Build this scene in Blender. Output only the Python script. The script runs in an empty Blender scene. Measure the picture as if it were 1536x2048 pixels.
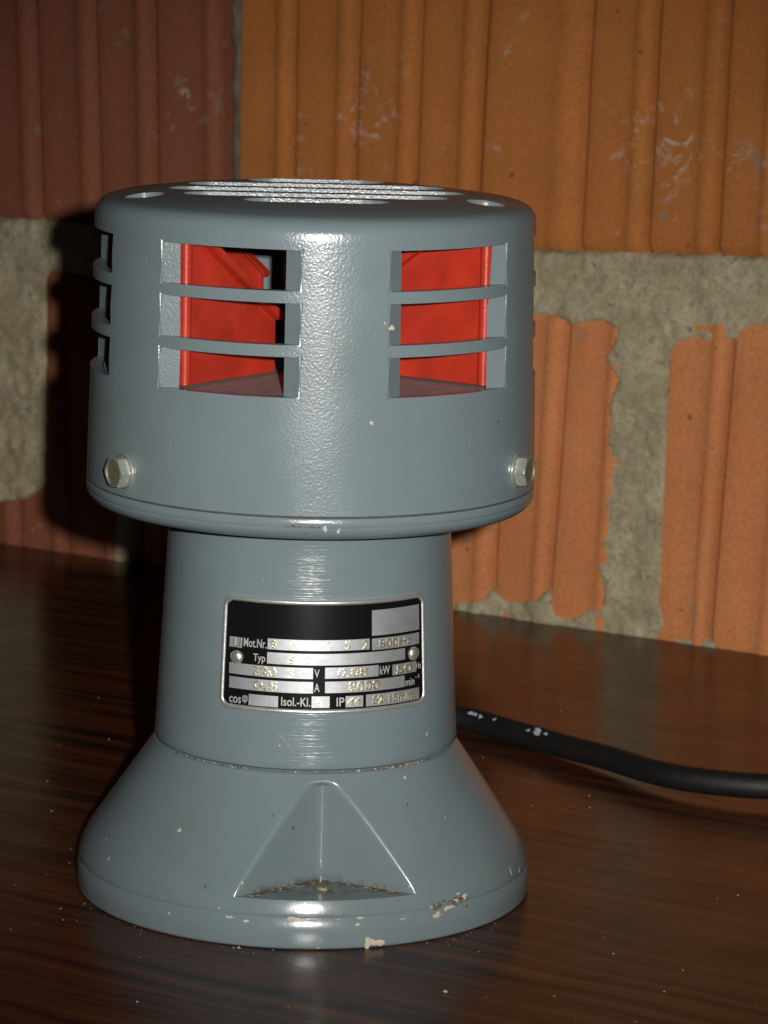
import bpy, bmesh, math, random
import numpy as np
from mathutils import Vector, Matrix
random.seed(4); rng = np.random.default_rng(7)
SC = bpy.context.scene
rad = math.radians

# ------------------------------------------------------------------ camera, world, lamp, exposure
CAM = Vector((0.0, -0.91534, 0.27394))
PITCH, YAW, ROLL = rad(10.35), rad(1.285), rad(1.38)
fw = Vector((math.sin(YAW)*math.cos(PITCH), math.cos(YAW)*math.cos(PITCH), -math.sin(PITCH)))
rt = fw.cross(Vector((0, 0, 1))).normalized(); up = rt.cross(fw)
r2 = rt*math.cos(ROLL) + up*math.sin(ROLL); u2 = -rt*math.sin(ROLL) + up*math.cos(ROLL)
cd = bpy.data.cameras.new("camera"); cam = bpy.data.objects.new("camera", cd); SC.collection.objects.link(cam)
cam.matrix_world = Matrix(((r2.x, u2.x, -fw.x, CAM.x), (r2.y, u2.y, -fw.y, CAM.y), (r2.z, u2.z, -fw.z, CAM.z), (0, 0, 0, 1)))
cd.sensor_fit = 'VERTICAL'; cd.sensor_height = 36; cd.lens = 36*6700/2048
cd.clip_start = 0.05; cd.clip_end = 20
cd.dof.use_dof = True; cd.dof.focus_distance = 0.90; cd.dof.aperture_fstop = 42
SC.camera = cam
w = bpy.data.worlds.new("World"); SC.world = w; w.use_nodes = True
w.node_tree.nodes["Background"].inputs[0].default_value = (0.9, 0.75, 0.6, 1)
w.node_tree.nodes["Background"].inputs[1].default_value = 0.009
# the camera's own built-in flash, just right of and above the lens
ld = bpy.data.lights.new("camera_flash", 'SPOT'); lamp = bpy.data.objects.new("camera_flash", ld); SC.collection.objects.link(lamp)
FLASH = CAM + rt*0.036 + up*0.018 + fw*0.01
aim = Vector((0.035, 0.0, 0.112))
lamp.location = FLASH
lamp.rotation_euler = (aim - FLASH).to_track_quat('-Z', 'Y').to_euler()
ld.energy = 40; ld.shadow_soft_size = 0.006; ld.spot_size = rad(30); ld.spot_blend = 1.0
ld.color = (1.0, 0.97, 0.92)
SC.view_settings.view_transform = 'Standard'; SC.view_settings.look = 'None'
SC.view_settings.exposure = 0; SC.view_settings.gamma = 1
SC.cycles.max_bounces = 6

# ------------------------------------------------------------------ object helpers
def link(name, me, mat=None, parent=None, **kw):
    o = bpy.data.objects.new(name, me); SC.collection.objects.link(o)
    if mat is not None and me is not None:
        for m_ in (mat if isinstance(mat, (list, tuple)) else [mat]): me.materials.append(m_)
    if parent: o.parent = parent
    for k, v in kw.items(): o[k] = v
    return o
def smooth(me, ang=35):
    for p in me.polygons: p.use_smooth = True
    me.set_sharp_from_angle(angle=rad(ang))
def mesh(name, verts, faces, ang=35, mats=None):
    me = bpy.data.meshes.new(name); me.from_pydata([tuple(v) for v in verts], [], faces); me.validate(); me.update()
    if mats is not None:
        for p, i in zip(me.polygons, mats): p.material_index = i
    if ang: smooth(me, ang)
    return me
def bmmesh(name, bm, ang=35):
    bmesh.ops.recalc_face_normals(bm, faces=bm.faces)
    me = bpy.data.meshes.new(name); bm.to_mesh(me); bm.free()
    if ang: smooth(me, ang)
    return me
def pol(r, az, z):  # az in degrees, 0 faces the camera, + is to the right
    a = rad(az); return (r*math.sin(a), -r*math.cos(a), z)
def revolve_bm(profile, azs, closed=False):
    bm = bmesh.new(); rings = []
    for (r, z) in profile:
        if r < 1e-6: rings.append([bm.verts.new((0, 0, z))])
        else: rings.append([bm.verts.new(pol(r, a, z)) for a in azs])
    n = len(azs); seq = list(range(len(profile)-1))
    pairs = [(i, i+1) for i in seq] + ([(len(profile)-1, 0)] if closed else [])
    for i, j in pairs:
        A, B = rings[i], rings[j]
        if len(A) == 1 and len(B) == 1: continue
        for k in range(n):
            l = (k+1) % n
            if len(A) == 1: bm.faces.new((A[0], B[k], B[l]))
            elif len(B) == 1: bm.faces.new((A[k], A[l], B[0]))
            else: bm.faces.new((A[k], A[l], B[l], B[k]))
    return bm
def revolve(name, profile, n=192, closed=False, ang=35):
    return bmmesh(name, revolve_bm(profile, [360*i/n for i in range(n)], closed), ang)

# ------------------------------------------------------------------ material helpers
class NT:
    def __init__(s, name):
        s.m = bpy.data.materials.new(name); s.m.use_nodes = True; s.t = s.m.node_tree; s.n = s.t.nodes
        s.b = s.n["Principled BSDF"]; s.tc = s.n.new("ShaderNodeTexCoord")
    def l(s, a, b): s.t.links.new(a, b)
    def mapping(s, scale=(1, 1, 1), rot=(0, 0, 0), loc=(0, 0, 0), src=None):
        m = s.n.new("ShaderNodeMapping"); m.inputs['Scale'].default_value = scale; m.inputs['Rotation'].default_value = rot
        m.inputs['Location'].default_value = loc; s.l(src or s.tc.outputs['Object'], m.inputs['Vector']); return m.outputs[0]
    def noise(s, scale, detail=4, rough=.55, vec=None, dist=0):
        n = s.n.new("ShaderNodeTexNoise"); n.inputs['Scale'].default_value = scale; n.inputs['Detail'].default_value = detail
        n.inputs['Roughness'].default_value = rough; n.inputs['Distortion'].default_value = dist
        s.l(vec or s.tc.outputs['Object'], n.inputs['Vector']); return n.outputs['Fac']
    def ramp(s, fac, stops):
        r = s.n.new("ShaderNodeValToRGB"); e = r.color_ramp.elements
        while len(e) < len(stops): e.new(0.5)
        for el, (p, c) in zip(e, stops):
            el.position = p; el.color = (c, c, c, 1) if isinstance(c, (int, float)) else (*c, 1)
        s.l(fac, r.inputs[0]); return r.outputs[0]
    def mix(s, fac, a, b, mode='MIX'):
        m = s.n.new("ShaderNodeMix"); m.data_type = 'RGBA'; m.blend_type = mode
        for sock, v in ((m.inputs['Factor'], fac), (m.inputs['A'], a), (m.inputs['B'], b)):
            sock = {'Factor': m.inputs[0], 'A': m.inputs[6], 'B': m.inputs[7]}[sock.name]
            if isinstance(v, (int, float)): sock.default_value = v if sock.type == 'VALUE' else (v, v, v, 1)
            elif isinstance(v, tuple): sock.default_value = (*v, 1)
            else: s.l(v, sock)
        return m.outputs[2]
    def math(s, op, a, b=None, c=None, clamp=False):
        m = s.n.new("ShaderNodeMath"); m.operation = op; m.use_clamp = clamp
        for i, v in enumerate((a, b, c)):
            if v is None: continue
            if isinstance(v, (int, float)): m.inputs[i].default_value = v
            else: s.l(v, m.inputs[i])
        return m.outputs[0]
    def xyz(s, vec=None):
        x = s.n.new("ShaderNodeSeparateXYZ"); s.l(vec or s.tc.outputs['Object'], x.inputs[0]); return x.outputs
    def bump(s, h, strength=.5, dist=.001, prev=None):
        b = s.n.new("ShaderNodeBump"); b.inputs['Strength'].default_value = strength; b.inputs['Distance'].default_value = dist
        s.l(h, b.inputs['Height'])
        if prev: s.l(prev, b.inputs['Normal'])
        s.l(b.outputs[0], s.b.inputs['Normal']); return b.outputs[0]
    def set(s, **k):
        names = dict(color='Base Color', rough='Roughness', metal='Metallic', spec='Specular IOR Level', coat='Coat Weight', coatr='Coat Roughness')
        for a, v in k.items():
            i = s.b.inputs[names[a]]
            if isinstance(v, tuple): i.default_value = (*v, 1)
            elif isinstance(v, (int, float)): i.default_value = v
            else: s.l(v, i)
        return s

GREY = (0.160, 0.205, 0.224)
def paint(name, kind):
    t = NT(name)
    c = t.mix(t.ramp(t.noise(45, 5), [(.35, 0.), (.7, 1.)]), GREY, (0.150, 0.190, 0.202))
    specks = t.ramp(t.noise(520, 2, .5), [(.74, 0.), (.78, 1.)])
    c = t.mix(t.math('MULTIPLY', specks, .35), c, (0.33, 0.33, 0.30))
    if kind == 'base':   # grime caught in the mounting pocket and along the rim
        x, y, z = t.xyz()
        rr = t.math('SQRT', t.math('ADD', t.math('MULTIPLY', x, x), t.math('MULTIPLY', y, y)))
        inner = t.ramp(t.math('MULTIPLY', rr, 10.), [(.545, 1.), (.600, 0.)])
        low = t.ramp(t.math('MULTIPLY', z, 20.), [(.245, 1.), (.305, 0.)])
        n = t.ramp(t.noise(330, 6, .65), [(.40, 0.), (.60, 1.)])
        f = t.math('MULTIPLY', t.math('MULTIPLY', inner, low), n)
        c = t.mix(f, c, (0.055, 0.045, 0.030))
        f2 = t.math('MULTIPLY', t.math('MULTIPLY', inner, low), t.ramp(t.noise(600, 4, .6), [(.56, 0.), (.62, 1.)]))
        c = t.mix(f2, c, (0.30, 0.26, 0.17))
    grime = t.ramp(t.noise(14, 6, .65), [(.45, 0.), (.75, 1.)])
    c = t.mix(t.math('MULTIPLY', grime, .22), c, (.13, .135, .12))
    t.set(color=c, spec=.5)
    if kind == 'cast':
        t.set(rough=t.ramp(t.noise(60, 5), [(.3, .22), (.7, .32)]))
        t.bump(t.noise(1500, 2, .5), .24, .0003)
    elif kind == 'turned':
        t.set(rough=t.ramp(t.noise(50, 5), [(.3, .17), (.7, .24)]))
        v = t.mapping((1, 1, 45))
        t.bump(t.noise(38, 4, .6, v), .30, .0004)
    else:
        t.set(rough=.22)
        t.bump(t.noise(420, 3, .5), .08, .0005)
    return t.m
M_cast = paint("grey_cast_paint", 'cast'); M_turn = paint("grey_turned_paint", 'turned'); M_base = paint("grey_base_paint", 'base')
def simple(name, color, rough=.5, metal=0., nscale=0, var=.15, bs=0, bscale=600, spec=.5):
    t = NT(name)
    if nscale:
        c = t.mix(t.ramp(t.noise(nscale, 5), [(.3, 0.), (.7, 1.)]), tuple(v*(1+var) for v in color), tuple(v*(1-var) for v in color))
    else: c = color
    t.set(color=c, rough=rough, metal=metal, spec=spec)
    if bs: t.bump(t.noise(bscale, 4), bs, .0004)
    return t.m
M_red = simple("red_paint", (0.42, 0.030, 0.014), .34, 0, 90, .22, .15, 700)
M_redhub = simple("dark_steel_shaft", (0.05, 0.03, 0.028), .5, .3, 200)
M_floor = simple("dusty_grey_deck", (0.34, 0.28, 0.27), .6, 0, 300, .2, .2)
M_dark = simple("seam_dirt", (0.05, 0.035, 0.022), .8, 0, 500, .4)
M_black = simple("black_enamel", (0.006, 0.006, 0.007), .22, 0, 0)
M_alu = simple("bare_aluminium", (0.50, 0.52, 0.54), .52, .75, 260, .10, .08, 900)
M_alur = simple("plate_rim_aluminium", (0.68, 0.67, 0.64), .34, .75, 260, .12, .2, 500)
M_print = simple("printed_letter_silver", (0.42, 0.42, 0.40), .55, .3, 0)
M_stamp = simple("stamped_letter_metal", (0.80, 0.73, 0.52), .33, .85, 900, .3, .5, 1500)
M_zinc = simple("zinc_plated_steel", (0.82, 0.83, 0.74), .30, .85, 500, .15, .35, 900)
M_zincd = simple("dull_zinc", (0.20, 0.19, 0.12), .6, .6, 900, .3, .4, 1200)
M_rubber = simple("black_rubber", (0.006, 0.006, 0.006), .6, 0, 120, .4, .35, 700)
M_cream = simple("cream_primer", (0.47, 0.41, 0.30), .7, 0, 900, .2)
M_brown = simple("rust_brown", (0.12, 0.075, 0.05), .8, 0, 900, .3)
M_white = simple("pale_paint_smear", (0.42, 0.45, 0.50), .7, 0, 900, .3)

# ------------------------------------------------------------------ table
def wood():
    t = NT("dark_rosewood")
    v0 = t.mapping((1, 1, 1), (0, 0, rad(32)))
    warp = t.noise(7, 3, .5, v0)
    sx = t.n.new("ShaderNodeVectorMath"); sx.operation = 'MULTIPLY_ADD'
    cmb = t.n.new("ShaderNodeCombineXYZ"); t.l(t.math('MULTIPLY', warp, .022), cmb.inputs[1])
    ad = t.n.new("ShaderNodeVectorMath"); ad.operation = 'ADD'; t.l(v0, ad.inputs[0]); t.l(cmb.outputs[0], ad.inputs[1])
    v = ad.outputs[0]
    streak = t.noise(60, 6, .62, t.mapping((.08, 2.8, 1), src=v))
    fine = t.noise(420, 4, .6, t.mapping((.05, 1.3, 1), src=v))
    c = t.ramp(streak, [(.36, (.010, .0045, .003)), (.45, (.046, .014, .006)), (.54, (.082, .025, .009)), (.70, (.125, .041, .014))])
    c = t.mix(t.ramp(fine, [(.35, .0), (.65, .75)]), c, t.mix(.5, c, (.028, .013, .008)))
    dust = t.ramp(t.noise(18, 5, .6), [(.5, 0.), (.8, 1.)])
    c = t.mix(t.math('MULTIPLY', dust, .04), c, (.16, .12, .09))
    dots = t.ramp(t.noise(900, 1, .5), [(.775, 0.), (.80, 1.)])
    c = t.mix(t.math('MULTIPLY', dots, .5), c, (.42, .36, .28))
    t.set(color=c, rough=t.ramp(t.noise(30, 4), [(.3, .17), (.7, .28)]), spec=.20)
    t.bump(t.math('ADD', fine, t.math('MULTIPLY', streak, .6)), .12, .0004)
    return t.m
WO = Vector((0.18441, 0.29508, 0.0)); WA = math.atan2(-0.52997638, 0.8480124)
Wt = Vector((math.cos(WA), math.sin(WA), 0)); Wn = Vector((Wt.y, -Wt.x, 0))
def wall_pt(u, d, z): return WO + Wt*u + Wn*d + Vector((0, 0, z))
bm = bmesh.new()
tc = [wall_pt(-.85, .0005, 0), wall_pt(.55, .0005, 0), Vector((.75, -.62, 0)), Vector((-.55, -.62, 0))]
vs = [bm.verts.new((p.x, p.y, 0)) for p in tc] + [bm.verts.new((p.x, p.y, -.026)) for p in tc]
bm.faces.new(vs[:4]); bm.faces.new(vs[4:])
for i in range(4): bm.faces.new((vs[i], vs[(i+1) % 4], vs[4+(i+1) % 4], vs[4+i]))
bmesh.ops.bevel(bm, geom=[e for e in bm.edges if all(abs(v.co.z) < 1e-6 for v in e.verts) and any(v.co.y < -.5 for v in e.verts)], offset=.003, segments=3, affect='EDGES')
table = link("table", bmmesh("table", bm), wood(), label="dark brown rosewood-grained tabletop under the grey siren, pushed up to the brick wall", category="table")

# ------------------------------------------------------------------ brick wall
wall = link("brick_wall", None, label="orange ribbed hollow-brick wall with rough grey-beige mortar behind the siren", category="wall")
wall.location = WO; wall.rotation_euler = (0, 0, WA)
def vnoise(x, z, cell, seed):
    r = np.random.default_rng(seed); g = r.random((256, 256))
    a = x/cell+1000; b = z/cell+1000; i = np.floor(a).astype(int); j = np.floor(b).astype(int); fa = a-i; fb = b-j
    fa = fa*fa*(3-2*fa); fb = fb*fb*(3-2*fb); i %= 256; j %= 256; i1 = (i+1) % 256; j1 = (j+1) % 256
    return (g[i, j]*(1-fa)+g[i1, j]*fa)*(1-fb)+(g[i, j1]*(1-fa)+g[i1, j1]*fa)*fb
def fbm(x, z, cell, seed, octv=4):
    s = 0; a = 1; tot = 0
    for k in range(octv): s = s+a*(vnoise(x, z, cell/2**k, seed+k)-.5); tot += a; a *= .55
    return s/tot
def brick_mat(name, c1, c2, scuff):
    t = NT(name)
    n1 = t.ramp(t.noise(22, 5, .6), [(.3, 0.), (.7, 1.)])
    c = t.mix(n1, c1, c2)
    streak = t.noise(60, 4, .6, t.mapping((1, 1, .06)))
    c = t.mix(t.math('MULTIPLY', t.ramp(streak, [(.35, 0.), (.7, 1.)]), .35), c, tuple(v*.72 for v in c1))
    grit = t.ramp(t.noise(700, 3, .6), [(.3, .82), (.7, 1.1)])
    c = t.mix(1., c, grit, 'MULTIPLY')
    # pale lime smears
    reg = t.ramp(t.noise(24, 3, .6, t.mapping((1, 1, 1), loc=(.3, 0, .17))), [(.60-scuff, 0.), (.68-scuff, 1.)])
    sm = t.ramp(t.noise(130, 6, .68, dist=1.2), [(.54, 0.), (.64, 1.)])
    c = t.mix(t.math('MULTIPLY', t.math('MULTIPLY', reg, sm), .6), c, (.55, .47, .42))
    sp = t.ramp(t.noise(190, 2, .4, t.mapping(loc=(.7, .1, .4))), [(.24, 1.), (.27, 0.)])
    c = t.mix(t.math('MULTIPLY', sp, .6), c, (.07, .045, .03))
    dm = t.ramp(t.noise(85, 3, .5, t.mapping(loc=(.2, .5, .9))), [(.68, 0.), (.74, 1.)])
    c = t.mix(t.math('MULTIPLY', dm, .45), c, (.23, .20, .16))
    t.set(color=c, rough=.85, spec=.2)
    t.bump(t.math('ADD', t.noise(500, 5, .65), t.math('MULTIPLY', streak, 1.5)), .35, .0007)
    return t.m
MB_or = brick_mat("orange_fired_clay", (.49, .172, .044), (.40, .145, .038), .05)
MB_pk = brick_mat("pinkish_fired_clay", (.64, .255, .100), (.56, .195, .070), .0)
MB_rd = brick_mat("dark_red_fired_clay", (.27, .088, .050), (.225, .082, .042), -.02)
PROF = [(0, -.0062), (.012, -.0056), (.032, -.0014), (.055, -.0003), (.09, 0), (.22, .0002), (.36, 0), (.50, 0), (.64, -.0001), (.69, .0003), (.735, .0009), (.78, .0011), (.84, .0009), (.885, .0003), (.925, -.0008), (.955, -.0024), (.975, -.0044), (.99, -.0064)]
def brick(lines, zb0, zb1, ztop, mat, dep=0.0, seed=0, rows=64):
    """lines: groove lines (u at z=.14, slope du/dz); first and last are the brick's ends"""
    us, ds = [], []
    for k in range(len(lines)-1):
        pr = PROF if k > 0 else [(0, -.004), (.01, -.0015), (.035, -.0003)] + PROF[5:]
        for (s, d) in pr: us.append((k, s)); ds.append(d)
    us.append((len(lines)-2, .985)); ds.append(-.0012); us.append((len(lines)-2, 1.)); ds.append(-.004)
    for q in range(len(us)):
        if us[q][0] == len(lines)-2 and us[q][1] > .84 and us[q][1] < .98: ds[q] = -.0004
    zs = np.linspace(0, 1, rows+1)
    U = np.zeros((rows+1, len(us))); Z = U.copy(); D = U.copy()
    for i, s in enumerate(zs):
        for j, (k, f) in enumerate(us):
            u0 = lines[k][0]; u1 = lines[k+1][0]; uu = u0+(u1-u0)*f
            zb = zb0+(zb1-zb0)*(uu-lines[0][0])/(lines[-1][0]-lines[0][0])
            z = zb+(ztop-zb)*s
            a = lines[k][0]+lines[k][1]*(z-.14); b = lines[k+1][0]+lines[k+1][1]*(z-.14)
            U[i, j] = a+(b-a)*f; Z[i, j] = z; D[i, j] = ds[j]
    U += fbm(U*.3, Z, .05, 60+seed, 3)*.0010
    D += dep+fbm(U, Z, .05, 90+seed, 4)*.0010 + fbm(U, Z, .008, 30+seed, 2)*.0003
    D[0, :] -= .0022; D[-1, :] -= .0022
    n = len(us); V = [(U[i, j], -D[i, j], Z[i, j]) for i in range(rows+1) for j in range(n)]
    Fc = [(i*n+j, i*n+j+1, (i+1)*n+j+1, (i+1)*n+j) for i in range(rows) for j in range(n-1)]
    ring = [j for j in range(n)] + [i*n+n-1 for i in range(1, rows+1)] + [rows*n+j for j in range(n-2, -1, -1)] + [i*n for i in range(rows-1, 0, -1)]
    o0 = len(V); V += [(V[k][0], .06, V[k][2]) for k in ring]
    for k in range(len(ring)):
        l = (k+1) % len(ring); Fc.append((ring[l], ring[k], o0+k, o0+l))
    return link("brick", mesh("brick", V, Fc, 50), mat, wall)
def auto(u0, u1, n, slope=.0, seed=1):
    r = random.Random(seed)
    return [(u0+(u1-u0)*i/n + (r.uniform(-.002, .002) if 0 < i < n else 0), slope+r.uniform(-.004, .004)) for i in range(n+1)]
ZT = .385
UR = [(-.2546, -.006), (-.2289, -.008), (-.2011, .012), (-.1735, .019), (-.1463, .030), (-.1004, .023), (-.0722, .020), (-.0430, .018), (-.0190, .016), (-.0035, .012)]
brick(UR, .1385, .1492, ZT, MB_or, 0, 1)
UL = [(-.4980, -.03), (-.4700, -.04), (-.4420, -.045), (-.4120, -.045), (-.3830, -.047), (-.3530, -.049), (-.3230, -.044), (-.2946, -.036), (-.2598, -.030)]
brick(UL, .1370, .1405, ZT, MB_rd, -.0003, 2)
brick(auto(.0060, .2460, 9, .02, 5), .1500, .1530, ZT, MB_pk, 0, 3)
LM = [(-.3030, -.03), (-.2740, -.02), (-.2450, -.01), (-.2160, 0), (-.1880, .01), (-.1610, .02), (-.1315, .010), (-.1026, .0463), (-.0770, .02)]
brick(LM, -.060, -.060, .1200, MB_pk, 0, 4)
LR = [(-.0600, .01), (-.0336, .042), (-.0060, .03), (.022, .02), (.050, .02), (.078, .02), (.106, .02), (.134, .02), (.162, .02), (.1880, .02)]
brick(LR, -.060, -.060, .1235, MB_pk, .0004, 5)
brick(auto(-.560, -.3140, 9, -.03, 8), -.060, -.060, .1185, MB_rd, 0, 6)
brick(auto(.198, .3000, 4, .0, 9), -.060, -.060, .1240, MB_or, 0, 7)
brick(auto(-.620, -.5080, 4, -.03, 10), .1370, .1370, ZT, MB_or, 0, 8)
# mortar: one rough sheet, traced where it fills the joints or is smeared over the bricks
bot = [(-.0212, .1232), (-.0299, .1206), (-.0312, .1164), (-.0429, .1154), (-.051, .1158), (-.0562, .1134), (-.0596, .109), (-.0617, .1045), (-.0614, .0994), (-.0606, .0904), (-.0599, .0781), (-.0595, .0634), (-.0594, .0567), (-.0599, .0446), (-.0595, .0242), (-.0595, .0161), (-.0573, .008), (-.0509, .0025), (-.0359, .0028), (-.0331, -.0001), (-.0328, -.0063), (-.0328, -.055), (-.1507, -.055)]
lobes = [(-.1507, .0036), (-.1431, .0046), (-.1364, .007), (-.1328, .0117), (-.128, .0081), (-.1204, .0075), (-.1121, .0101), (-.1085, .0139), (-.1057, .0102), (-.1044, .0044), (-.0989, .0031), (-.0944, .0057), (-.09, .0092), (-.0844, .0096)]
left = [(-.0839, .0178), (-.087, .0249), (-.0871, .029), (-.0848, .0417), (-.0858, .0538), (-.0862, .0613), (-.0849, .0755), (-.0844, .088), (-.0829, .0943), (-.0816, .0977), (-.0851, .1016), (-.0874, .1065), (-.0836, .1118), (-.0823, .1161), (-.0867, .1189), (-.0956, .1184), (-.101, .1158), (-.1054, .1179), (-.1187, .1187), (-.20, .118), (-.302, .117), (-.303, -.055), (-.314, -.055), (-.314, .117)]
ml = [(-.3459, .118), (-.3471, .1179), (-.3482, .0852), (-.3484, .0427), (-.3491, .0266), (-.3582, .0202), (-.3741, .0178), (-.43, .020), (-.44, .1155), (-.60, .1160), (-.60, .1375), (-.375, .1386), (-.346, .1399), (-.2586, .1420)]
top = [(-.25, .1392), (-.1196, .1442), (-.1, .1447), (-.0915, .1451), (-.0823, .1479), (-.0741, .1456), (-.0579, .1467), (-.0418, .149), (-.0379, .1468), (-.0224, .1488), (.29, .1515), (.29, .123)]
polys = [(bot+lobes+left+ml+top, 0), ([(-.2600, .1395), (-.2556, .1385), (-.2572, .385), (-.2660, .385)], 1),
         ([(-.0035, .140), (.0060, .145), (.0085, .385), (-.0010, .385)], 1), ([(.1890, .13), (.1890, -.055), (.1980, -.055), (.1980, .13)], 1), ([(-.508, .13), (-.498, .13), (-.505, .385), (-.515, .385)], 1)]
h = .00125; gu = np.arange(-.60, .2901, h); gz = np.arange(-.055, .3851, h); GU, GZ = np.meshgrid(gu, gz)
WU = GU+fbm(GU, GZ, .010, 11, 5)*.0024; WZ = GZ+fbm(GU, GZ, .010, 21, 5)*.0024
def sdf(poly):
    d = np.full(GU.shape, 9.); ins = np.zeros(GU.shape, bool); n = len(poly)
    for i in range(n):
        ax, az = poly[i]; bx, bz = poly[(i+1) % n]; ex, ez = bx-ax, bz-az; L = ex*ex+ez*ez+1e-12
        tt = np.clip(((WU-ax)*ex+(WZ-az)*ez)/L, 0, 1); d = np.minimum(d, (WU-ax-ex*tt)**2+(WZ-az-ez*tt)**2)
        c = ((az > WZ) != (bz > WZ)) & (WU < (bx-ax)*(WZ-az)/(bz-az+1e-12)+ax); ins ^= c
    return np.where(ins, 1, -1)*np.sqrt(d)
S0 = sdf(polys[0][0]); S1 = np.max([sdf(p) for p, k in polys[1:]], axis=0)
base0 = np.where(GZ > .117, .0010-.0035*np.clip((GZ-.122)/.022, 0, 1), .0010)
base0 = base0+np.where((GU < -.325) & (GZ < .139), .0022, 0)
H0 = base0 + fbm(GU, GZ, .016, 41, 5)*.0040 + fbm(GU, GZ, .0035, 51, 3)*.0022
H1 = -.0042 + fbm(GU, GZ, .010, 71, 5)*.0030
def prof(S, H): 
    k = np.clip((S+.0006)/.0016, 0, 1); k = k*k*(3-2*k); return -.009+(H+.009)*k
HH = np.maximum(prof(S0, H0), prof(S1, H1)); keep = np.maximum(S0, S1) > -.0045
nz, nu = GU.shape; idx = np.full(GU.shape, -1); cells = keep[:-1, :-1] & keep[1:, :-1] & keep[:-1, 1:] & keep[1:, 1:]
used = np.zeros_like(keep); used[:-1, :-1] |= cells; used[1:, :-1] |= cells; used[:-1, 1:] |= cells; used[1:, 1:] |= cells
idx[used] = np.arange(used.sum()); V = np.stack([GU[used], -HH[used], GZ[used]], 1)
ci, cj = np.nonzero(cells); Fc = np.stack([idx[ci, cj], idx[ci, cj+1], idx[ci+1, cj+1], idx[ci+1, cj]], 1)
me = bpy.data.meshes.new("mortar"); me.vertices.add(len(V)); me.vertices.foreach_set("co", V.ravel().astype(np.float32))
me.loops.add(len(Fc)*4); me.loops.foreach_set("vertex_index", Fc.ravel().astype(np.int32)); me.polygons.add(len(Fc))
me.polygons.foreach_set("loop_start", np.arange(0, len(Fc)*4, 4, dtype=np.int32)); me.polygons.foreach_set("loop_total", np.full(len(Fc), 4, dtype=np.int32))
me.update(calc_edges=True); me.validate()
for p in me.polygons: p.use_smooth = True
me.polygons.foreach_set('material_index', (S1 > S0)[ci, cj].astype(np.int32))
t = NT("rough_mortar")
c = t.ramp(t.noise(70, 6, .65), [(.3, (.37, .31, .19)), (.5, (.50, .43, .275)), (.7, (.60, .53, .36))])
c = t.mix(t.ramp(t.noise(600, 3, .6), [(.3, .6), (.6, 0.)]), c, (.25, .22, .15))
c = t.mix(t.math('MULTIPLY', t.ramp(t.noise(38, 5, .7, dist=1.5), [(.60, 0.), (.72, 1.)]), .6), c, (.28, .25, .18))
pit = t.ramp(t.noise(260, 3, .6), [(.30, 1.), (.37, 0.)])
c = t.mix(t.math('MULTIPLY', pit, .7), c, (.16, .135, .09))
t.set(color=c, rough=.95, spec=.1); t.bump(t.noise(600, 6, .75), .8, .0014)
M_mort = t.m
t = NT("dark_mortar")  # darker mortar tone, used in the recessed upright joints
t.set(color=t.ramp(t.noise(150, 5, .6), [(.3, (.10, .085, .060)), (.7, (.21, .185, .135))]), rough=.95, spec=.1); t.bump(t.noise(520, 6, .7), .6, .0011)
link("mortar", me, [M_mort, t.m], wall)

# ------------------------------------------------------------------ the siren
siren = link("electric_siren", None, label="blue-grey painted electric motor siren with red rotor behind louvred openings, standing on a flared base", category="siren")
# --- base with mounting pockets
ZF = .0131
def smin(a, b, k):
    hh = max(k-abs(a-b), 0)/k; return min(a, b)-hh*hh*k*.25
def cone_r(z):
    lin = .0424+(.0642-.0424)*(.0425-z)/(.0425-.0108)
    if z > .0010: return .0637 if z < .0060 else smin(lin, .0637, .0042)
    return .0637-.0010*(1-math.sqrt(max(0, 1-((.0010-z)/.0010)**2)))
def pocket_r(dphi):
    a = rad(abs(dphi))
    if a > rad(30): return 1
    r = .045
    for _ in range(60):
        r = (.0425+.655*math.sqrt((r*math.sin(a))**2+.0016**2)-.655*.0016)/math.cos(a)
        if r > .2: return .2
    return r
azs = []
for c0 in (6.2, 186.2):
    azs += [c0+x for x in np.arange(-26, 26.01, .3)] + [c0+x for x in np.arange(28, 153, 2.0)]
azs = sorted(set(round(a % 360, 4) for a in azs))
rows = [(.0000, 0), (.0001, 0), (.0003, 0), (.0006, 0), (.0010, 0), (.0040, 0), (.0080, 0), (.0084, 3), (.0087, 3), (.0091, 0), (.0098, 0), (.0106, 0), (.0114, 0), (.0120, 0), (.0126, 0), (ZF-.0002, 0), (ZF, 0), (ZF, 1)] + [(z, 1) for z in np.arange(ZF+.0003, .0427, .00036)]
bm = bmesh.new(); R_ = []
for z, k in rows:
    ring = []
    for a in azs:
        d = min(abs((a-6.2+180) % 360-180), abs((a-186.2+180) % 360-180)); rc = cone_r(z)
        if k == 1 and d < 26:
            q = min(1, max(0, (z-.0392)/.0018)); q = q*q*(3-2*q); rc = rc*q+smin(rc, pocket_r(d), .0014)*(1-q)
        if k == 3: rc -= .0003
        ring.append(bm.verts.new(pol(rc, a, z)))
    R_.append(ring)
n = len(azs)
for A, B in zip(R_[:-1], R_[1:]):
    for k in range(n):
        l = (k+1) % n; bm.faces.new((A[k], A[l], B[l], B[k]))
tp = bm.verts.new((0, 0, .0427)); bt = bm.verts.new((0, 0, 0))
for k in range(n):
    bm.faces.new((R_[-1][k], R_[-1][(k+1) % n], tp)); bm.faces.new((R_[0][(k+1) % n], R_[0][k], bt))
bmesh.ops.remove_doubles(bm, verts=bm.verts, dist=1e-6)
base = link("base", bmmesh("base", bm, 60), M_base, siren)
# screw seat on the pocket floor
link("screw", revolve("screw", [(0, ZF+.0012), (.0018, ZF+.0012), (.0024, ZF+.0008), (.0026, ZF-.0005)], 32), M_zincd, siren).location = pol(.0505, 6.2, 0)
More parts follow.
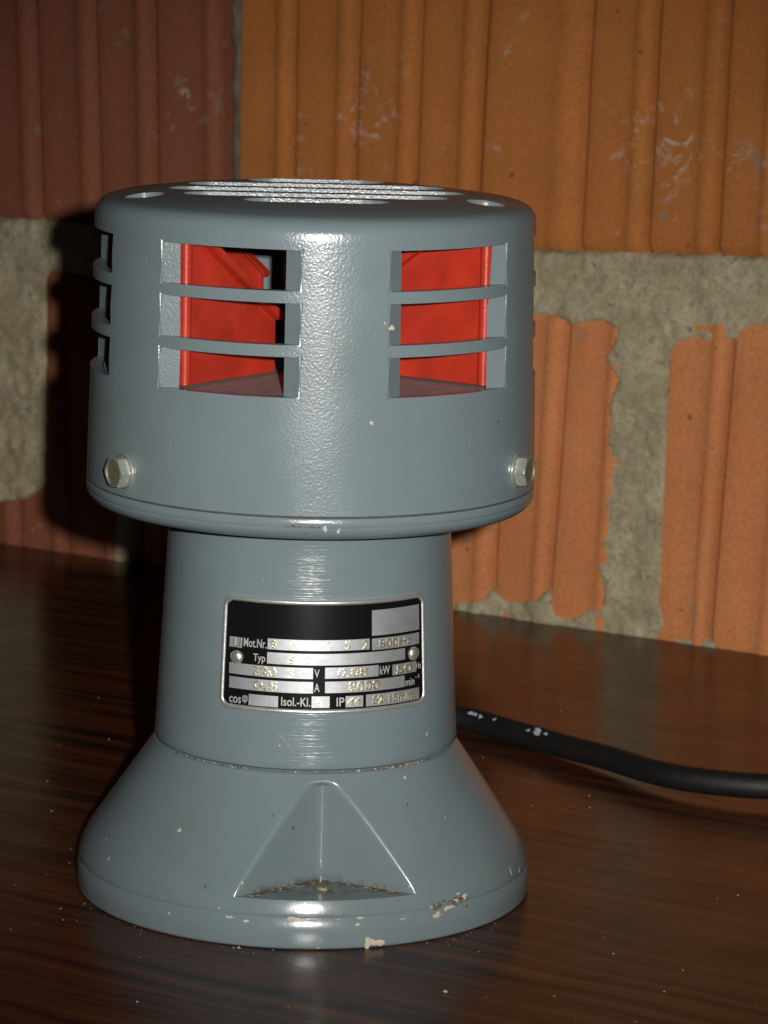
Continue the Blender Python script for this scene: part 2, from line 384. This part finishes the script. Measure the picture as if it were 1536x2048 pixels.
# --- neck
def neck_r(z): return .0424-.0536*(z-.0435)
npf = [(0, .0434), (.0418, .0434), (.0423, .0437), (.0425, .0442)] + [(neck_r(z), z) for z in np.arange(.046, .1041, .004)] + [(.0393, .1060), (.0396, .1078), (.0404, .1090), (.0418, .1097), (.0418, .111), (0, .111)]
neck = link("neck", revolve("neck", npf, 256), M_turn, siren)
link("seam", revolve("seam", [(.040, .0424), (.0421, .0425), (.0421, .0438), (.040, .0438)], 200), M_dark, siren)
# --- flange ring under the head
fl = [(0, .1098), (.0560, .1094), (.0585, .1098), (.0600, .1105), (.0611, .1115), (.0617, .1126), (.0618, .1131), (.06165, .1133), (.0618, .1135), (.06195, .1141), (.06195, .1154), (.0617, .1158), (.0611, .1159), (0, .1159)]
link("flange_ring", revolve("flange_ring", fl, 288), M_turn, siren)
link("gasket", revolve("gasket", [(.050, .1158), (.0612, .1158), (.0612, .1164), (.050, .1164)], 200), M_dark, siren)
# --- housing (head): wall grid with six louvred openings
def head_r(z): return .0619-(z-.1161)*(.0017/.073)
SL = [(.1472, .1577), (.1608, .1716), (.1747, .1853)]
cols = []
for k in range(6):
    c0 = -22.2+60*k
    for x in np.linspace(-19.1, 19.1, 27): cols.append((c0+x, c0+x*14.8/19.1, True, x))
    for x in np.linspace(19.1, 40.9, 16)[1:-1]:
        s = (x-19.1)/21.8; cols.append((c0+x, c0+14.8+(60-29.6)*s, False, x))
zr = [.1162, .1165, .1200, .1260, .1320, .1380, .1430] + [z for s in SL for z in (s[0], (s[0]+s[1])/2, s[1])] + [.1870, .1893]
zr = sorted(zr); NC = len(cols)
bm = bmesh.new()
def ro(z): return head_r(z)-(.0003 if z < .1163 else 0)
OV = [[bm.verts.new(pol(ro(z), c[0], z)) for c in cols] for z in zr]
IV = [[bm.verts.new(pol(ro(z)-.0032, c[1], z)) for c in cols] for z in zr]
def inwin(i, j):
    if not (cols[j][2] and cols[(j+1) % NC][2]): return False
    zm = (zr[i]+zr[i+1])/2; return any(a < zm < b for a, b in SL)
outer = set()
for i in range(len(zr)-1):
    for j in range(NC):
        l = (j+1) % NC
        if inwin(i, j): continue
        outer.add(bm.faces.new((OV[i][j], OV[i][l], OV[i+1][l], OV[i+1][j]))); bm.faces.new((IV[i][l], IV[i][j], IV[i+1][j], IV[i+1][l]))
jam = set()
for i in range(len(zr)-1):
    for j in range(NC):
        if not inwin(i, j): continue
        l = (j+1) % NC
        for (a, b, c_) in (((i, j), (i+1, j), inwin(i, (j-1) % NC)), ((i+1, l), (i, l), inwin(i, l)), ((i+1, j), (i+1, l), inwin(i+1, j)), ((i, l), (i, j), inwin(i-1, j))):
            if not c_:
                jam.add(bm.faces.new((OV[a[0]][a[1]], OV[b[0]][b[1]], IV[b[0]][b[1]], IV[a[0]][a[1]])))
for j in range(NC):
    l = (j+1) % NC; bm.faces.new((OV[0][l], OV[0][j], IV[0][j], IV[0][l]))
ed = [e for e in bm.edges if len(e.link_faces) == 2 and len([f for f in e.link_faces if f in outer]) == 1 and len([f for f in e.link_faces if f in jam]) == 1]
bmesh.ops.bevel(bm, geom=ed, offset=.00045, segments=2, affect='EDGES', clamp_overlap=True)
# cap: low cone with a flat grille of parallel slots and two screw wells, cut with booleans
co = [a[0] for a in cols]
cap = [(0, .1955), (.0385, .1955), (.0410, .1953), (.0480, .19455), (.0555, .1936), (.0575, .1930), (.0590, .1920), (.0598, .1907), (head_r(.1893), .1893), (head_r(.1893)-.0032, .1893), (.0560, .1905), (.0400, .1922), (0, .1922)]
cb = revolve_bm(cap, co); cm = bmmesh("cap", cb, None); cap_o = bpy.data.objects.new("cap_tmp", cm); SC.collection.objects.link(cap_o)
cutb = bmesh.new()
RG = .0385
for k in range(-2, 3):
    y0 = k*.0157; hw = math.sqrt(RG**2-min(RG-.004, abs(y0)+.003)**2); g = .0053
    pts = []
    for s in range(9): a = -math.pi/2+math.pi*s/8; pts.append((hw-g+g*math.cos(a)*1.4, y0+g*math.sin(a)))
    for s in range(9): a = math.pi/2+math.pi*s/8; pts.append((-hw+g+g*math.cos(a)*1.4, y0+g*math.sin(a)))
    lo = [cutb.verts.new((x, y, .188)) for x, y in pts]; hi = [cutb.verts.new((x, y, .200)) for x, y in pts]
    cutb.faces.new(lo[::-1]); cutb.faces.new(hi)
    for i in range(len(pts)): j = (i+1) % len(pts); cutb.faces.new((lo[i], lo[j], hi[j], hi[i]))
for az in (-73, 71):
    cx, cy, _ = pol(.0482, az, 0); r = .0054
    lo = [cutb.verts.new((cx+r*math.cos(a), cy+r*math.sin(a), .1934)) for a in np.linspace(0, 2*math.pi, 33)[:-1]]
    hi = [cutb.verts.new((v.co.x, v.co.y, .200)) for v in lo]; cutb.faces.new(lo[::-1]); cutb.faces.new(hi)
    for i in range(32): j = (i+1) % 32; cutb.faces.new((lo[i], lo[j], hi[j], hi[i]))
cut_o = bpy.data.objects.new("cut_tmp", bmmesh("cut", cutb, None)); SC.collection.objects.link(cut_o)
md = cap_o.modifiers.new("b", 'BOOLEAN'); md.object = cut_o; md.operation = 'DIFFERENCE'; md.solver = 'EXACT'
dg = bpy.context.evaluated_depsgraph_get(); dg.update()
cm2 = bpy.data.meshes.new_from_object(cap_o.evaluated_get(dg))
for o in (cap_o, cut_o): bpy.data.objects.remove(o)
bm.from_mesh(cm2); bmesh.ops.remove_doubles(bm, verts=bm.verts, dist=2e-6)
bmesh.ops.delete(bm, geom=[f for f in bm.faces if all(abs(v.co.z-.1893) < 1e-5 for v in f.verts)], context='FACES_ONLY')
hm = bpy.data.meshes.new("housing"); bmesh.ops.recalc_face_normals(bm, faces=bm.faces); bm.to_mesh(hm); bm.free(); smooth(hm, 28)
link("housing", hm, M_cast, siren)
link("deck", revolve("deck", [(0, .1469), (.0575, .1469), (.0575, .1455), (0, .1455)], 128), M_floor, siren)
# --- rotor
rotor = link("rotor", None, parent=siren); rotor.location = (0, 0, 0)
link("hub", revolve("hub", [(0, .1885), (.0075, .1885), (.0085, .1875), (.0085, .1475), (0, .1475)], 64), M_redhub, rotor)
def vane(az, side, rc):
    # upright blade with its inner top corner cut away, a lip along the cut and a bead down the outer edge
    r_top = .026+(.1885-.1690)/.72+(rc-.046); r_low = .0182
    prof = [(r_low, .1476), (.0572, .1476), (.0572, .1885), (min(r_top, .0560), .1885), (r_low, .1885-(min(r_top, .0560)-r_low)*.72)]
    b = bmesh.new(); th = .0010
    def prism(P, x0, x1, bev):
        bb = bmesh.new(); f1 = [bb.verts.new((x0, -r, z)) for r, z in P]; f2 = [bb.verts.new((x1, -r, z)) for r, z in P]
        bb.faces.new(f1); bb.faces.new(f2[::-1])
        for i in range(len(P)): j = (i+1) % len(P); bb.faces.new((f1[j], f1[i], f2[i], f2[j]))
        bmesh.ops.recalc_face_normals(bb, faces=bb.faces)
        bmesh.ops.bevel(bb, geom=list(bb.edges), offset=bev, segments=2, affect='EDGES', clamp_overlap=True)
        tm = bpy.data.meshes.new("tmp"); bb.to_mesh(tm); bb.free(); b.from_mesh(tm); bpy.data.meshes.remove(tm)
    prism(prof, -th, th, .0004)
    A, B = prof[3], prof[4]
    prism([A, B, (B[0]+.0012, B[1]-.0016), (A[0]+.0012, A[1]-.0016)], th*side-.0001*side, side*.0042, .0003)
    bd = revolve_bm([(0, .1476), (.0016, .1478), (.0016, .1882), (0, .1885)], [15*q for q in range(24)])
    for v in bd.verts: v.co.x += side*.0004; v.co.y -= .0562
    tm = bpy.data.meshes.new("tmp"); bd.to_mesh(tm); bd.free(); b.from_mesh(tm); bpy.data.meshes.remove(tm)
    o = link("vane", bmmesh("vane", b), M_red, rotor); o.rotation_euler = (0, 0, rad(az)); return o
va = vane(-37, 1, .046); vb = vane(54, -1, .035)
for q, az in ((va, 143), (vb, -127)):
    o = q.copy(); SC.collection.objects.link(o); o.rotation_euler = (0, 0, rad(az))
# --- side bolts
def bolt(az, z):
    b = bmesh.new(); rh = .0044
    def ring(r, x, n, ph=0): return [b.verts.new((r*math.cos(2*math.pi*k/n+ph), x, r*math.sin(2*math.pi*k/n+ph))) for k in range(n)]
    N = 48; rings = []
    hexr = lambda a: rh*math.cos(math.pi/6)/math.cos(((a-math.pi/2+math.pi/6) % (math.pi/3))-math.pi/6)
    def hr(x, f, cap_=9): return [b.verts.new((min(hexr(a)*f, cap_)*math.cos(a), x, min(hexr(a)*f, cap_)*math.sin(a))) for a in [2*math.pi*k/N for k in range(N)]]
    # local -y is outward
    rings = [ring(.0047, 0, N), ring(.0047, -.0005, N), ring(.0044, -.0008, N), hr(-.0010, .97), hr(-.0014, 1), hr(-.0033, 1), hr(-.0037, 1, .0041), hr(-.0038, .93, .0038), ring(.0033, -.0038, N), ring(.0030, -.0033, N)]
    c0 = b.verts.new((0, -.0032, 0))
    for A, B in zip(rings[:-1], rings[1:]):
        for k in range(N): l = (k+1) % N; b.faces.new((A[k], A[l], B[l], B[k]))
    for k in range(N): b.faces.new((rings[-1][k], rings[-1][(k+1) % N], c0))
    for f in b.faces: f.material_index = 0
    for f in b.faces:
        if all((v.co.x**2+v.co.z**2) < .00335**2 for v in f.verts): f.material_index = 1
    o = link("bolt", bmmesh("bolt", b, 30), [M_zinc, M_zincd], siren)
    o.location = pol(head_r(z)-.0001, az, z); o.rotation_euler = (0, 0, rad(az)); return o
bo = bolt(-53.5, .1230); o = bo.copy(); SC.collection.objects.link(o); o.location = pol(head_r(.1236)-.0001, 64.5, .1238); o.rotation_euler = (0, 0, rad(64.5))
# --- nameplate wrapped round the neck
plate = link("nameplate", None, parent=siren)
def cyl(az, z, hgt): return pol(neck_r(z)+hgt, az, z)
PC, PZ, PHW, PHH, PR = 8.45, .0743, 42.3*math.pi/180*.0411, .0153, .0030   # centre azimuth/z, half sizes (m), corner radius
KA = 180/math.pi/.0411
def rrect(hw, hh, r, n=8, seg=26):
    P = []
    for (sx, sy, a0) in ((1, 1, 0), (-1, 1, 90), (-1, -1, 180), (1, -1, 270)):
        for k in range(n+1):
            a = rad(a0+90*k/n); P.append((sx*(hw-r)+r*math.cos(a), sy*(hh-r)+r*math.sin(a)))
        if sx == 1 and sy == 1 or sx == -1 and sy == -1:
            x0 = sx*(hw-r); 
            for k in range(1, seg): P.append((x0*(1-2*k/seg), sy*hh))
    return P
b = bmesh.new(); rings = []
for ins, hh in ((0, -.0002), (0, .0006), (.00025, .0009), (.0007, .00095), (.00105, .0008), (.00125, .00045)):
    rings.append([b.verts.new(cyl(PC+x*KA, PZ+y, hh)) for x, y in rrect(PHW-ins, PHH-ins, PR-ins)])
m = len(rings[0])
for A, B in zip(rings[:-1], rings[1:]):
    for k in range(m): l = (k+1) % m; b.faces.new((A[k], A[l], B[l], B[k]))
link("plate_rim", bmmesh("plate_rim", b, 60), M_alur, plate)
def rgrid(hw, hh, r, hgt):
    V = []; F = []; NX, NY = 84, 24
    for i in range(NY+1):
        y = -hh+2*hh*i/NY; e = max(0, abs(y)-(hh-r)); wv = hw-(r-math.sqrt(max(0, r*r-e*e)))
        for j in range(NX+1): V.append(cyl(PC+(-wv+2*wv*j/NX)*KA, PZ+y, hgt))
    for i in range(NY):
        for j in range(NX): a = i*(NX+1)+j; F.append((a, a+1, a+NX+2, a+NX+1))
    return V, F
V, F = rgrid(PHW-.0011, PHH-.0011, PR-.0011, .00050)
link("black_panel", mesh("black_panel", V, F, 60), M_black, plate)
def field(a0, a1, z0, z1, hgt=.00062):
    n = max(2, int((a1-a0)/1.2)); V = []; F = []
    for i in range(n+1):
        a = a0+(a1-a0)*i/n; V += [cyl(a, z0, hgt), cyl(a, z1, hgt), cyl(a, z0, hgt-.0002), cyl(a, z1, hgt-.0002)]
    for i in range(n):
        k = 4*i; F += [(k, k+4, k+5, k+1), (k+2, k+6, k+4, k), (k+1, k+5, k+7, k+3)]
    F += [(0, 1, 3, 2), (4*n, 4*n+2, 4*n+3, 4*n+1)]
    return link("blank_field", mesh("blank_field", V, F, 30), M_alu, plate)
for f in [(24.92, 47.39, .0797, .0866), (-30.49, -25.18, .0757, .0785), (-14.97, 23.88, .0761, .0790), (24.91, 47.2, .0758, .0789), (-14.99, 39.68, .0722, .0753), (-30.15, 2.29, .0685, .0715),
          (6.74, 27.62, .0686, .0716), (33.73, 45.32, .0683, .0712), (-29.87, 2.39, .0646, .0677), (6.81, 39.30, .0647, .0678), (-21.62, -10.36, .0605, .0635), (1.95, 8.56, .0607, .0638),
          (14.54, 21.30, .0607, .0637), (22.49, 46.8, .0606, .0638)]: field(*f)
def text(s, a0, a1, z0, z1, mat, name, hgt, ext, bold=0.0):
    cu = bpy.data.curves.new("t", 'FONT'); cu.body = s; cu.size = 1; cu.extrude = .02; cu.offset = bold; cu.resolution_u = 4
    if ext > .0001: cu.bevel_depth = .02; cu.bevel_resolution = 1
    o = bpy.data.objects.new("t", cu); SC.collection.objects.link(o)
    dg = bpy.context.evaluated_depsgraph_get(); dg.update(); me = bpy.data.meshes.new_from_object(o.evaluated_get(dg)); bpy.data.objects.remove(o)
    C_ = np.array([v.co[:] for v in me.vertices]); mn = C_.min(0); mx = C_.max(0)
    for v in me.vertices:
        q = [(v.co[k]-mn[k])/(mx[k]-mn[k]) for k in range(3)]
        v.co = cyl(a0+(a1-a0)*q[0], z0+(z1-z0)*q[1], hgt+ext*q[2])
    me.update(); me.name = name; smooth(me, 40)
    return link(name, me, mat, plate)
for s, a0, a1, z0, z1 in [("Mot.Nr.", -24.54, -15.4, .0762, .0786), ("Typ", -20.46, -15.7, .0719, .0746), ("V", 2.8, 4.7, .0689, .0711), ("A", 2.8, 4.8, .0650, .0673), ("kW", 28.2, 32.6, .0689, .0712),
                          ("Hz", 45.5, 48.2, .0690, .0706), ("min", 39.8, 44.4, .0648, .0668), ("-1", 45.0, 47.0, .0664, .0674), ("cos", -29.61, -24.7, .0606, .0623), ("\u03c6", -24.2, -22.1, .0604, .0630),
                          ("Isol.-Kl.", -9.23, 1.5, .0610, .0634), ("IP", 11.15, 14.1, .0610, .0634)]:
    text(s, a0, a1, z0, z1, M_print, "printed_lettering", .00052, .00005, .012)
for s, a0, a1, z0, z1 in [("U", -28.76, -25.4, .0757, .0783), ("8", -13.6, -11.4, .0764, .0787), ("9", -6.8, -4.6, .0763, .0787), ("3", -.6, 1.6, .0764, .0787), ("2", 6.6, 8.8, .0764, .0787), ("5", 14.0, 16.2, .0764, .0787), ("2", 21.0, 23.4, .0763, .0787),
                          ("800Hz", 27.86, 43.0, .0762, .0786), ("S", -7.2, -5.0, .0725, .0748), ("1", .1, 1.2, .0725, .0748), ("220", -20.67, -11.24, .0687, .0713), ("3", -7.4, -4.4, .0688, .0712), ("0,5", -20.25, -10.51, .0647, .0674),
                          ("0.08", 11.22, 23.3, .0689, .0714), ("50", 35.4, 43.2, .0685, .0710), ("8000", 15.63, 28.0, .0650, .0677), ("B", 3.9, 6.6, .0610, .0633), ("44", 15.1, 20.7, .0611, .0634), ("S2-15min", 25.1, 43.0, .0611, .0635)]:
    text(s, a0, a1, z0, z1, M_stamp, "stamped_lettering", .00060, .00022, .006)
def rivet(az, z):
    o = link("rivet", revolve("rivet", [(0, .0012), (.0008, .00113), (.0014, .0009), (.0018, .0005), (.0019, 0)], 32, ang=60), M_zinc, plate)
    R = neck_r(z)+.0005; o.location = pol(R, az, z); o.rotation_euler = (rad(90), 0, rad(az)); return o
rv = rivet(-27.1, .0731); o = rv.copy(); SC.collection.objects.link(o); o.location = pol(neck_r(.0734)+.0005, 44.0, .0734); o.rotation_euler = (rad(90), 0, rad(44.0))
# --- power cable
cp = [(.0, .045, .030), (.0, .070, .028), (.002, .100, .012), (.006, .135, .0045), (.018, .165, .0039), (.034, .181, .0039), (.0518, .1794, .0041), (.0721, .1577, .0041), (.0849, .1416, .0044), (.0976, .1254, .0050), (.1095, .1077, .0056), (.1218, .0960, .0062), (.1431, .0882, .0066), (.1692, .0918, .0066), (.22, .110, .0058), (.30, .15, .0043)]
def catmull(P, m=10):
    out = []; P = [Vector(p) for p in P]; P = [P[0]*2-P[1]] + P + [P[-1]*2-P[-2]]
    for i in range(1, len(P)-2):
        for k in range(m):
            s = k/m; a, b_, c, d = P[i-1:i+3]
            out.append(.5*((2*b_)+(c-a)*s+(2*a-5*b_+4*c-d)*s*s+(3*b_-a-3*c+d)*s**3))
    out.append(P[-2]); return out
path = catmull(cp)
def tube(path, r, n=20):
    V = []; F = []
    for i, p in enumerate(path):
        tg = (path[min(i+1, len(path)-1)]-path[max(i-1, 0)]).normalized(); sd = tg.cross(Vector((0, 0, 1))).normalized(); nn = sd.cross(tg)
        for k in range(n): a = 2*math.pi*k/n; V.append(p+sd*r*math.cos(a)+nn*r*math.sin(a))
    for i in range(len(path)-1):
        for k in range(n): l = (k+1) % n; F.append((i*n+k, i*n+l, (i+1)*n+l, (i+1)*n+k))
    F.append(tuple(range(n))[::-1]); F.append(tuple((len(path)-1)*n+k for k in range(n))); return V, F
V, F = tube(path, .0040); cable = link("power_cable", mesh("power_cable", V, F, 50), M_rubber, siren)
link("cable_gland", revolve("cable_gland", [(0, -.006), (.0075, -.006), (.0075, .004), (.0062, .006), (.0040, .006)], 32), M_zincd, siren).location = (0, .0520, .029)
siren.children[-1].rotation_euler = (rad(-90), 0, 0)
# white smears on the cable
def flake(c, ex, ey, nrm, w_, h_, V, F, MI, mi, jag=.45, n=11):
    ph = random.random()*6; i0 = len(V); V.append(c+nrm*.00010)
    for k in range(n):
        a = 2*math.pi*k/n; q = 1+random.uniform(-jag, jag); V.append(c+ex*(w_*.5*q*math.cos(a))+ey*(h_*.5*q*math.sin(a))+nrm*.00003)
    for k in range(n): F.append((i0, i0+1+k, i0+1+(k+1) % n)); MI.append(mi)
V, F, MI = [], [], []
for (ti, side, w_, h_) in [(63, .1, .0040, .0016), (66, .25, .0012, .001), (74, .1, .0045, .0024), (76, .28, .0020, .0010), (72.5, .0, .0016, .0012), (64.5, .0, .0022, .0012)]:
    i = int(ti); p = path[i]; tg = (path[i+1]-path[i-1]).normalized(); sd = tg.cross(Vector((0, 0, 1))).normalized()
    if sd.y > 0: sd = -sd
    nr = (sd*.75+Vector((0, 0, 1))*(.8+side)).normalized(); flake(p+nr*.00401, tg, tg.cross(nr), nr, w_, h_, V, F, MI, 0, .6)
link("paint_smear", mesh("paint_smear", V, F, 0, MI), M_white, siren, kind="stuff")
# --- chipped paint on base, seam and ring
V, F, MI = [], [], []
def chip(rf, az, z, w_, h_, mi, jag=.45, tilt=0):
    r = rf(z); dz = .0004; sl = (rf(z+dz)-rf(z-dz))/(2*dz); a = rad(az)
    er = Vector((math.sin(a), -math.cos(a), 0)); ex = Vector((math.cos(a), math.sin(a), 0)); ey = (er*sl+Vector((0, 0, 1))).normalized()
    flake(Vector(pol(r, az, z)), ex, ey, ex.cross(ey), w_, h_, V, F, MI, mi, jag)
# right patch on the rim (cream + brown)
for _ in range(34): chip(cone_r, random.uniform(33.5, 45.0), random.gauss(.0094, .0007), random.uniform(.0006, .0016), random.uniform(.0003, .0008), 1, .5)
for az, z, w_, h_ in [(33.2, .0092, .0014, .0005), (34.8, .0068, .0026, .0015), (38.8, .0082, .0030, .0012), (43.8, .0103, .0022, .0015), (40.8, .0096, .0014, .0016), (41.8, .0112, .0016, .0007), (37.3, .0078, .0012, .0008)]: chip(cone_r, az, z, w_, h_, 0)
# front-centre patch, bottom chips, scattered flecks
for az, z, w_, h_ in [(-2.0, .0085, .0034, .0012), (.2, .0083, .0026, .0010), (2.8, .0080, .0024, .0004), (14.2, .0085, .0022, .0006), (13.6, .0068, .0015, .0007), (16.0, .0012, .0014, .0040), (17.0, .0018, .0030, .0014), (18.6, .0014, .0030, .0012), (19.4, .0010, .0020, .0010),
                      (-17.5, .0078, .0022, .0007), (-13.3, .0072, .0014, .0006), (24.8, .0072, .0018, .0003), (4.0, .0006, .001, .0006), (-34, .0062, .0008, .0009), (8.8, .0083, .0008, .0003), (-20.5, .0098, .0008, .0004)]: chip(cone_r, az, z, w_, h_, 0)
for az, z, w_, h_ in [(-38.6, .0260, .0011, .0014), (-60, .0145, .0009, .0014), (38.0, .0400, .0008, .0010), (27.8, .0152, .0007, .0006), (-15.5, .0165, .0008, .0007), (-66, .018, .0006, .0006), (66, .0115, .0008, .0022), (72, .0100, .0009, .0018), (48, .029, .0005, .0005)]: chip(cone_r, az, z, w_, h_, 0)
for az, z in [(-9.5, .0325), (-3.0, .0300), (35, .0335), (-25, .0145)]: chip(cone_r, az, z, .0006, .0012, 1)
# grime round the pocket floor
for _ in range(90):
    s = random.uniform(-1, 1); x = s*.020; yv = .0418+.68*abs(x)+.0004+abs(random.gauss(0, .0012)); az = 6.2+math.degrees(math.atan2(x, yv)); r = math.hypot(x, yv)
    if r > .0615: continue
    a = rad(az); er = Vector((math.sin(a), -math.cos(a), 0)); ex = Vector((math.cos(a), math.sin(a), 0))
    flake(Vector(pol(r, az, ZF+.00005)), ex, -er, Vector((0, 0, 1)), random.uniform(.0005, .0018), random.uniform(.0004, .0012), V, F, MI, random.choice([0, 1, 1, 1]), .5)
# seam crumbs
for _ in range(150):
    az = random.choice([random.gauss(-38, 12), random.gauss(33, 9), random.gauss(47, 8), random.gauss(36, 4), random.uniform(-60, 60)]); rr = lambda z: .0427
    chip(rr, az, .0430+random.uniform(-.0002, .0003), random.uniform(.0003, .0011), random.uniform(.00012, .0004), random.choice([0, 1, 1]), .5)
chip(lambda z: .0430, 51, .0408, .0008, .0011, 0)
# ring scuffs
fr = lambda z: .06200
for az, z, w_, h_, mi in [(-4, .1139, .0016, .0006, 1), (-2.5, .1138, .0012, .0004, 1), (-1.0, .1119, .0016, .0006, 1), (.6, .1137, .0022, .0003, 1), (3.8, .1132, .0010, .0018, 0), (7, .1128, .0010, .0014, 0), (2.2, .1136, .0008, .0004, 1), (-5.2, .1136, .0006, .0004, 1)]: chip(fr if z > .113 else (lambda q: .0617), az, z, w_, h_, mi)
hr_ = lambda z: head_r(z)+.0001
for az, z, w_, h_, mi in [(19.2, .1655, .0013, .0012, 0), (17.4, .1668, .0006, .0008, 0), (14.6, .1409, .0010, .0009, 0), (53.5, .1385, .0007, .0007, 1), (56.5, .1475, .0006, .0006, 1), (-30.5, .1175, .0070, .0006, 1)]: chip(hr_, az, z, w_, h_, mi if abs(z-.1175) > .001 else 2)
for az, z, w_, h_ in [(-9.5, .0500, .0006, .0004), (52, .0500, .0006, .0012)]: chip(lambda q: neck_r(q), az, z, w_, h_, 0)
# a fine curved scratch low on the neck
for k in range(9):
    chip(lambda q: neck_r(q)+.00005, -9.6+k*.62, .0527-.00022*k-.000045*k*k, .0007, .00016, 0, .2)
link("chipped_paint", mesh("chipped_paint", V, F, 0, MI), [M_cream, M_brown, M_turn], siren, kind="stuff")

# ------------------------------------------------------------------ crumbs on the table
V, F, MI = [], [], []
def crumb(x, y, s):
    i0 = len(V); n = 5
    for k in range(n): a = 2*math.pi*k/n+random.random(); V.append((x+s*math.cos(a)*random.uniform(.6, 1.2), y+s*math.sin(a)*random.uniform(.6, 1.2), .00002))
    V.append((x, y, s*random.uniform(.4, .8)))
    for k in range(n): F.append((i0+k, i0+(k+1) % n, i0+n)); MI.append(0 if random.random() < .75 else 1)
for _ in range(260): crumb(random.uniform(-.18, .20), random.uniform(-.17, .22), abs(random.gauss(0, .00016))+.00008)
for _ in range(36): a = random.uniform(-70, 70); r = .0640+abs(random.gauss(0, .003)); p = pol(r, a, 0); crumb(p[0], p[1], random.uniform(.0001, .00032))
for x, y, s in [(-.0165, -.0625, .0007), (.037, -.096, .0007), (-.041, -.108, .0005), (.083, -.062, .0004), (.10, -.075, .0004), (-.078, -.05, .0003)]: crumb(x, y, s)
link("paint_crumbs", mesh("paint_crumbs", V, F, 0, MI), [M_cream, M_brown], None, kind="stuff", label="pale paint crumbs and dust scattered over the dark tabletop", category="crumbs")
